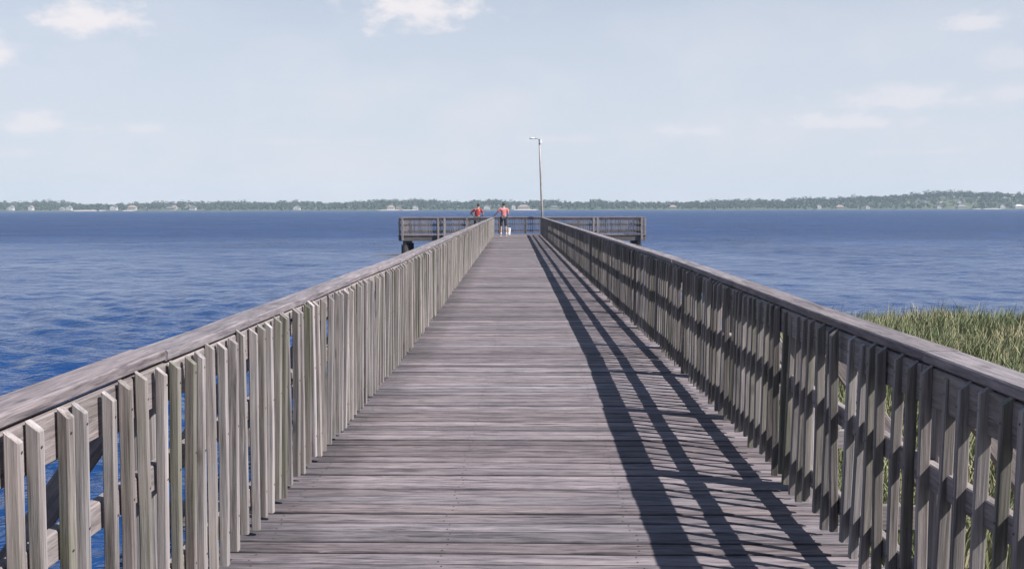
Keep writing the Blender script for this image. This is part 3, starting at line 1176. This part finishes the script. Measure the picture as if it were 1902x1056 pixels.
# ------------------------------------------------------------------ people
def skin_mesh(name, chains, mat, root=0, level=2):
    """chains: list of lists of (key, (x,y,z), radius); equal keys share a vertex"""
    idx, vs, rad, es = {}, [], [], []
    for ch in chains:
        prev = None
        for key, p, r in ch:
            if key not in idx:
                idx[key] = len(vs)
                vs.append(p)
                rad.append(r)
            i = idx[key]
            if prev is not None and (prev, i) not in es:
                es.append((prev, i))
            prev = i
    me = bpy.data.meshes.new(name)
    me.from_pydata(vs, es, [])
    o = bpy.data.objects.new(name, me)
    COL.objects.link(o)
    o.modifiers.new('skin', 'SKIN')
    o.modifiers.new('sub', 'SUBSURF').levels = level
    o.modifiers['sub'].render_levels = level
    sv = me.skin_vertices[0].data
    for i, r in enumerate(rad):
        sv[i].radius = r if isinstance(r, tuple) else (r, r)
        sv[i].use_root = False
    # a root for each island
    seen = set()
    adj = {i: [] for i in range(len(vs))}
    for a, b in es:
        adj[a].append(b)
        adj[b].append(a)
    for i in range(len(vs)):
        if i not in seen:
            sv[i].use_root = True
            st = [i]
            while st:
                q = st.pop()
                if q in seen:
                    continue
                seen.add(q)
                st += adj[q]
    dg = bpy.context.evaluated_depsgraph_get()
    m2 = bpy.data.meshes.new_from_object(o.evaluated_get(dg))
    bpy.data.objects.remove(o)
    m2.name = name
    m2.materials.clear()
    m2.materials.append(mat)
    m2.shade_smooth()
    return m2


def build_person(label, loc, yaw, J, shirt, legs_mat, long_legs, hair_len):
    """J: joint dict in a local frame facing +Y, x to the right hand, unit height 1.76 m"""
    t = thing('person', label, 'person', loc)
    rot = (0, 0, yaw)

    def p(me, name):
        o = put(name, me, t, loc, rot)
        return o
    V = {k: Vector(v) for k, v in J.items()}
    chest, pel, neck, head = V['chest'], V['pelvis'], V['neck'], V['head']
    body = [[('pel', pel, (0.15, 0.11)), ('waist', (pel + chest) / 2, (0.135, 0.10)), ('chest', chest, (0.15, 0.11)), ('neckb', neck + Vector((0, 0, -0.03)), 0.065), ('neck', neck + Vector((0, 0.005, 0.05)), 0.055), ('jaw', head + Vector((0, 0.02, -0.07)), (0.065, 0.075)), ('head', head + Vector((0, 0, 0.02)), (0.078, 0.095)), ('crown', head + Vector((0, -0.01, 0.09)), (0.06, 0.075))],
            [('jaw', head, 0), ('nose', head + Vector((0, 0.105, -0.015)), 0.014)]]
    for s, S in ((-1, 'l'), (1, 'r')):
        sh, el, wr, hd = V['sh_' + S], V['el_' + S], V['wr_' + S], V['hd_' + S]
        body.append([('chest', chest, 0), ('sh' + S, sh, 0.062), ('ua' + S, (sh + el) / 2, 0.050), ('el' + S, el, 0.042), ('fa' + S, el.lerp(wr, 0.35), 0.042), ('wr' + S, wr, 0.028), ('palm' + S, wr.lerp(hd, 0.55), (0.040, 0.020))])
        d = (hd - wr).normalized()
        ac = d.cross(Vector((0, 0, 1)) if abs(d.z) < 0.8 else Vector((0, 1, 0))).normalized()
        for k in range(4):
            o = ac * (k - 1.5) * 0.019
            ln = (0.062, 0.074, 0.070, 0.054)[k]
            b0 = wr.lerp(hd, 0.6) + o
            cu = Vector((0, 0, -0.012))
            body.append([(f'f{S}{k}a', b0, 0.010), (f'f{S}{k}b', b0 + d * ln * 0.6 + cu * 0.5, 0.009), (f'f{S}{k}c', b0 + d * ln * 1.1 + cu * 2, 0.008)])
        b0 = wr.lerp(hd, 0.25)
        body.append([(f't{S}a', b0, 0.012), (f't{S}b', b0 - ac * s * 0.045 + d * 0.03, 0.010), (f't{S}c', b0 - ac * s * 0.05 + d * 0.06, 0.009)])
        hp, kn, an, toe = V['hp_' + S], V['kn_' + S], V['an_' + S], V['toe_' + S]
        body.append([('pel', pel, 0), ('hp' + S, hp, 0.085), ('th' + S, hp.lerp(kn, 0.5), 0.075), ('kn' + S, kn, 0.054), ('ca' + S, kn.lerp(an, 0.35), 0.055), ('an' + S, an, 0.036), ('toe' + S, toe + Vector((0, 0, 0.0)), 0.032)])
    p(skin_mesh('body', body, MAT['skin']), 'body')
    g = 0.022
    top = [[('pel', pel + Vector((0, 0, -0.02)), (0.165 + g / 2, 0.125 + g / 2)), ('waist', (pel + chest) / 2, (0.155, 0.12)), ('chest', chest, (0.165 + g / 2, 0.12 + g / 2)), ('neckb', neck + Vector((0, 0, -0.035)), 0.085)]]
    for S in 'lr':
        sh, el = V['sh_' + S], V['el_' + S]
        top.append([('chest', chest, 0), ('sh' + S, sh, 0.080), ('ua' + S, (sh + el) / 2, 0.072), ('sl' + S, sh.lerp(el, 0.80), 0.070)])
    p(skin_mesh('shirt', top, shirt), 'shirt')
    low = [[('pel', pel + Vector((0, 0, 0.02)), (0.16, 0.125))]]
    for S in 'lr':
        hp, kn, an = V['hp_' + S], V['kn_' + S], V['an_' + S]
        ch = [('pel', pel + Vector((0, 0, 0.02)), (0.16, 0.125)), ('hp' + S, hp, 0.105), ('th' + S, hp.lerp(kn, 0.5), 0.098), ('kn' + S, hp.lerp(kn, 0.98), 0.088)]
        if long_legs:
            ch += [('ca' + S, kn.lerp(an, 0.5), 0.074), ('an' + S, kn.lerp(an, 0.95), 0.066)]
        low.append(ch)
    p(skin_mesh('trousers' if long_legs else 'shorts', low[1:], legs_mat), 'trousers' if long_legs else 'shorts')
    hr = [[('a', head + Vector((0, 0.035, 0.10)), (0.07, 0.06)), ('b', head + Vector((0, -0.035, 0.085)), (0.088, 0.085)), ('c', head + Vector((0, -0.05, 0.0)), (0.082, 0.065)), ('d', head + Vector((0, -0.055, -hair_len)), (0.055, 0.035))]]
    p(skin_mesh('hair', hr, MAT['hair']), 'hair')
    for S in 'lr':
        an, toe = V['an_' + S], V['toe_' + S]
        sh = [[('a', an + Vector((0, -0.035, -0.035)), 0.045), ('b', an.lerp(toe, 0.55) + Vector((0, 0, -0.01)), 0.046), ('c', toe + Vector((0, 0.02, 0.002)), 0.040)],
              [('a', an, 0), ('u', an + Vector((0, -0.01, 0.09)), 0.046)]]
        p(skin_mesh('shoe', sh, MAT['shoe'] if not long_legs else MAT['navy']), 'shoe')
    return t


K = 1.10     # survey units: a man of 1.78 m is 1.93 here


def pose(d):
    return {k: tuple(c * K for c in v) for k, v in d.items()}


standing = dict(pelvis=(0, 0, 0.98), chest=(0, 0.0, 1.30), neck=(0, 0, 1.48), head=(0, 0.03, 1.63),
                sh_l=(-0.19, 0, 1.42), el_l=(-0.36, 0.03, 1.20), wr_l=(-0.46, 0.22, 1.06), hd_l=(-0.49, 0.32, 1.03),
                sh_r=(0.19, 0, 1.42), el_r=(0.25, -0.03, 1.13), wr_r=(0.22, 0.17, 1.0), hd_r=(0.20, 0.27, 0.97),
                hp_l=(-0.10, 0, 0.93), kn_l=(-0.13, 0.03, 0.50), an_l=(-0.15, -0.02, 0.09), toe_l=(-0.18, 0.15, 0.045),
                hp_r=(0.10, 0, 0.93), kn_r=(0.12, 0.03, 0.50), an_r=(0.14, -0.02, 0.09), toe_r=(0.18, 0.15, 0.045))
leaning = dict(standing)
leaning.update(pelvis=(0, -0.06, 0.97), chest=(0.02, 0.06, 1.27), neck=(0.03, 0.12, 1.44), head=(0.03, 0.17, 1.58),
               sh_l=(-0.18, 0.09, 1.37), el_l=(-0.40, 0.05, 1.18), wr_l=(-0.30, 0.27, 1.06), hd_l=(-0.24, 0.36, 1.04),
               sh_r=(0.21, 0.09, 1.38), el_r=(0.30, 0.10, 1.12), wr_r=(0.20, 0.32, 1.05), hd_r=(0.14, 0.39, 1.03),
               hp_l=(-0.10, -0.06, 0.92), kn_l=(-0.12, 0.0, 0.50), hp_r=(0.10, -0.06, 0.92), kn_r=(0.12, 0.01, 0.50))
build_person('person in salmon pink shirt and dark shorts standing at the left walkway railing', Vector((-1.68, HEAD_S - 1.6, 0.0)), R(14), pose(standing), MAT['pink'], MAT['navy'], False, 0.07)
build_person('person in red shirt and dark trousers standing behind the pier head railing', Vector((-3.32, HEAD_S + 0.55, 0.0)), R(-12), pose(leaning), MAT['red'], MAT['navy'], True, 0.08)

build_houses()
build_woodland()
build_grass()


# ------------------------------------------------------------------ the air over the lake
def build_haze():
    M = Mat('lake_haze')
    M.N.remove(M.b)
    v = M.node('VolumePrincipled')
    v.inputs['Color'].default_value = (0.66, 0.82, 1.0, 1)
    v.inputs['Density'].default_value = 0.00020
    v.inputs['Anisotropy'].default_value = 0.0
    M.L.new(v.outputs[0], M.o.inputs['Volume'])
    mb = MB()
    mb.box(-2700, 2700, -200, 2400, -8, 60)
    o = put('haze', mb.mesh('haze', M.m))
    o['kind'] = 'stuff'
    o['label'] = 'thin pale haze over the lake'


build_haze()

# ------------------------------------------------------------------ bring survey units to metres
for me in {o.data for o in COL.objects if o.type == 'MESH'}:
    me.transform(Matrix.Scale(SCALE, 4))
for o in COL.objects:
    if o.type in ('MESH', 'EMPTY'):
        o.location = o.location * SCALE
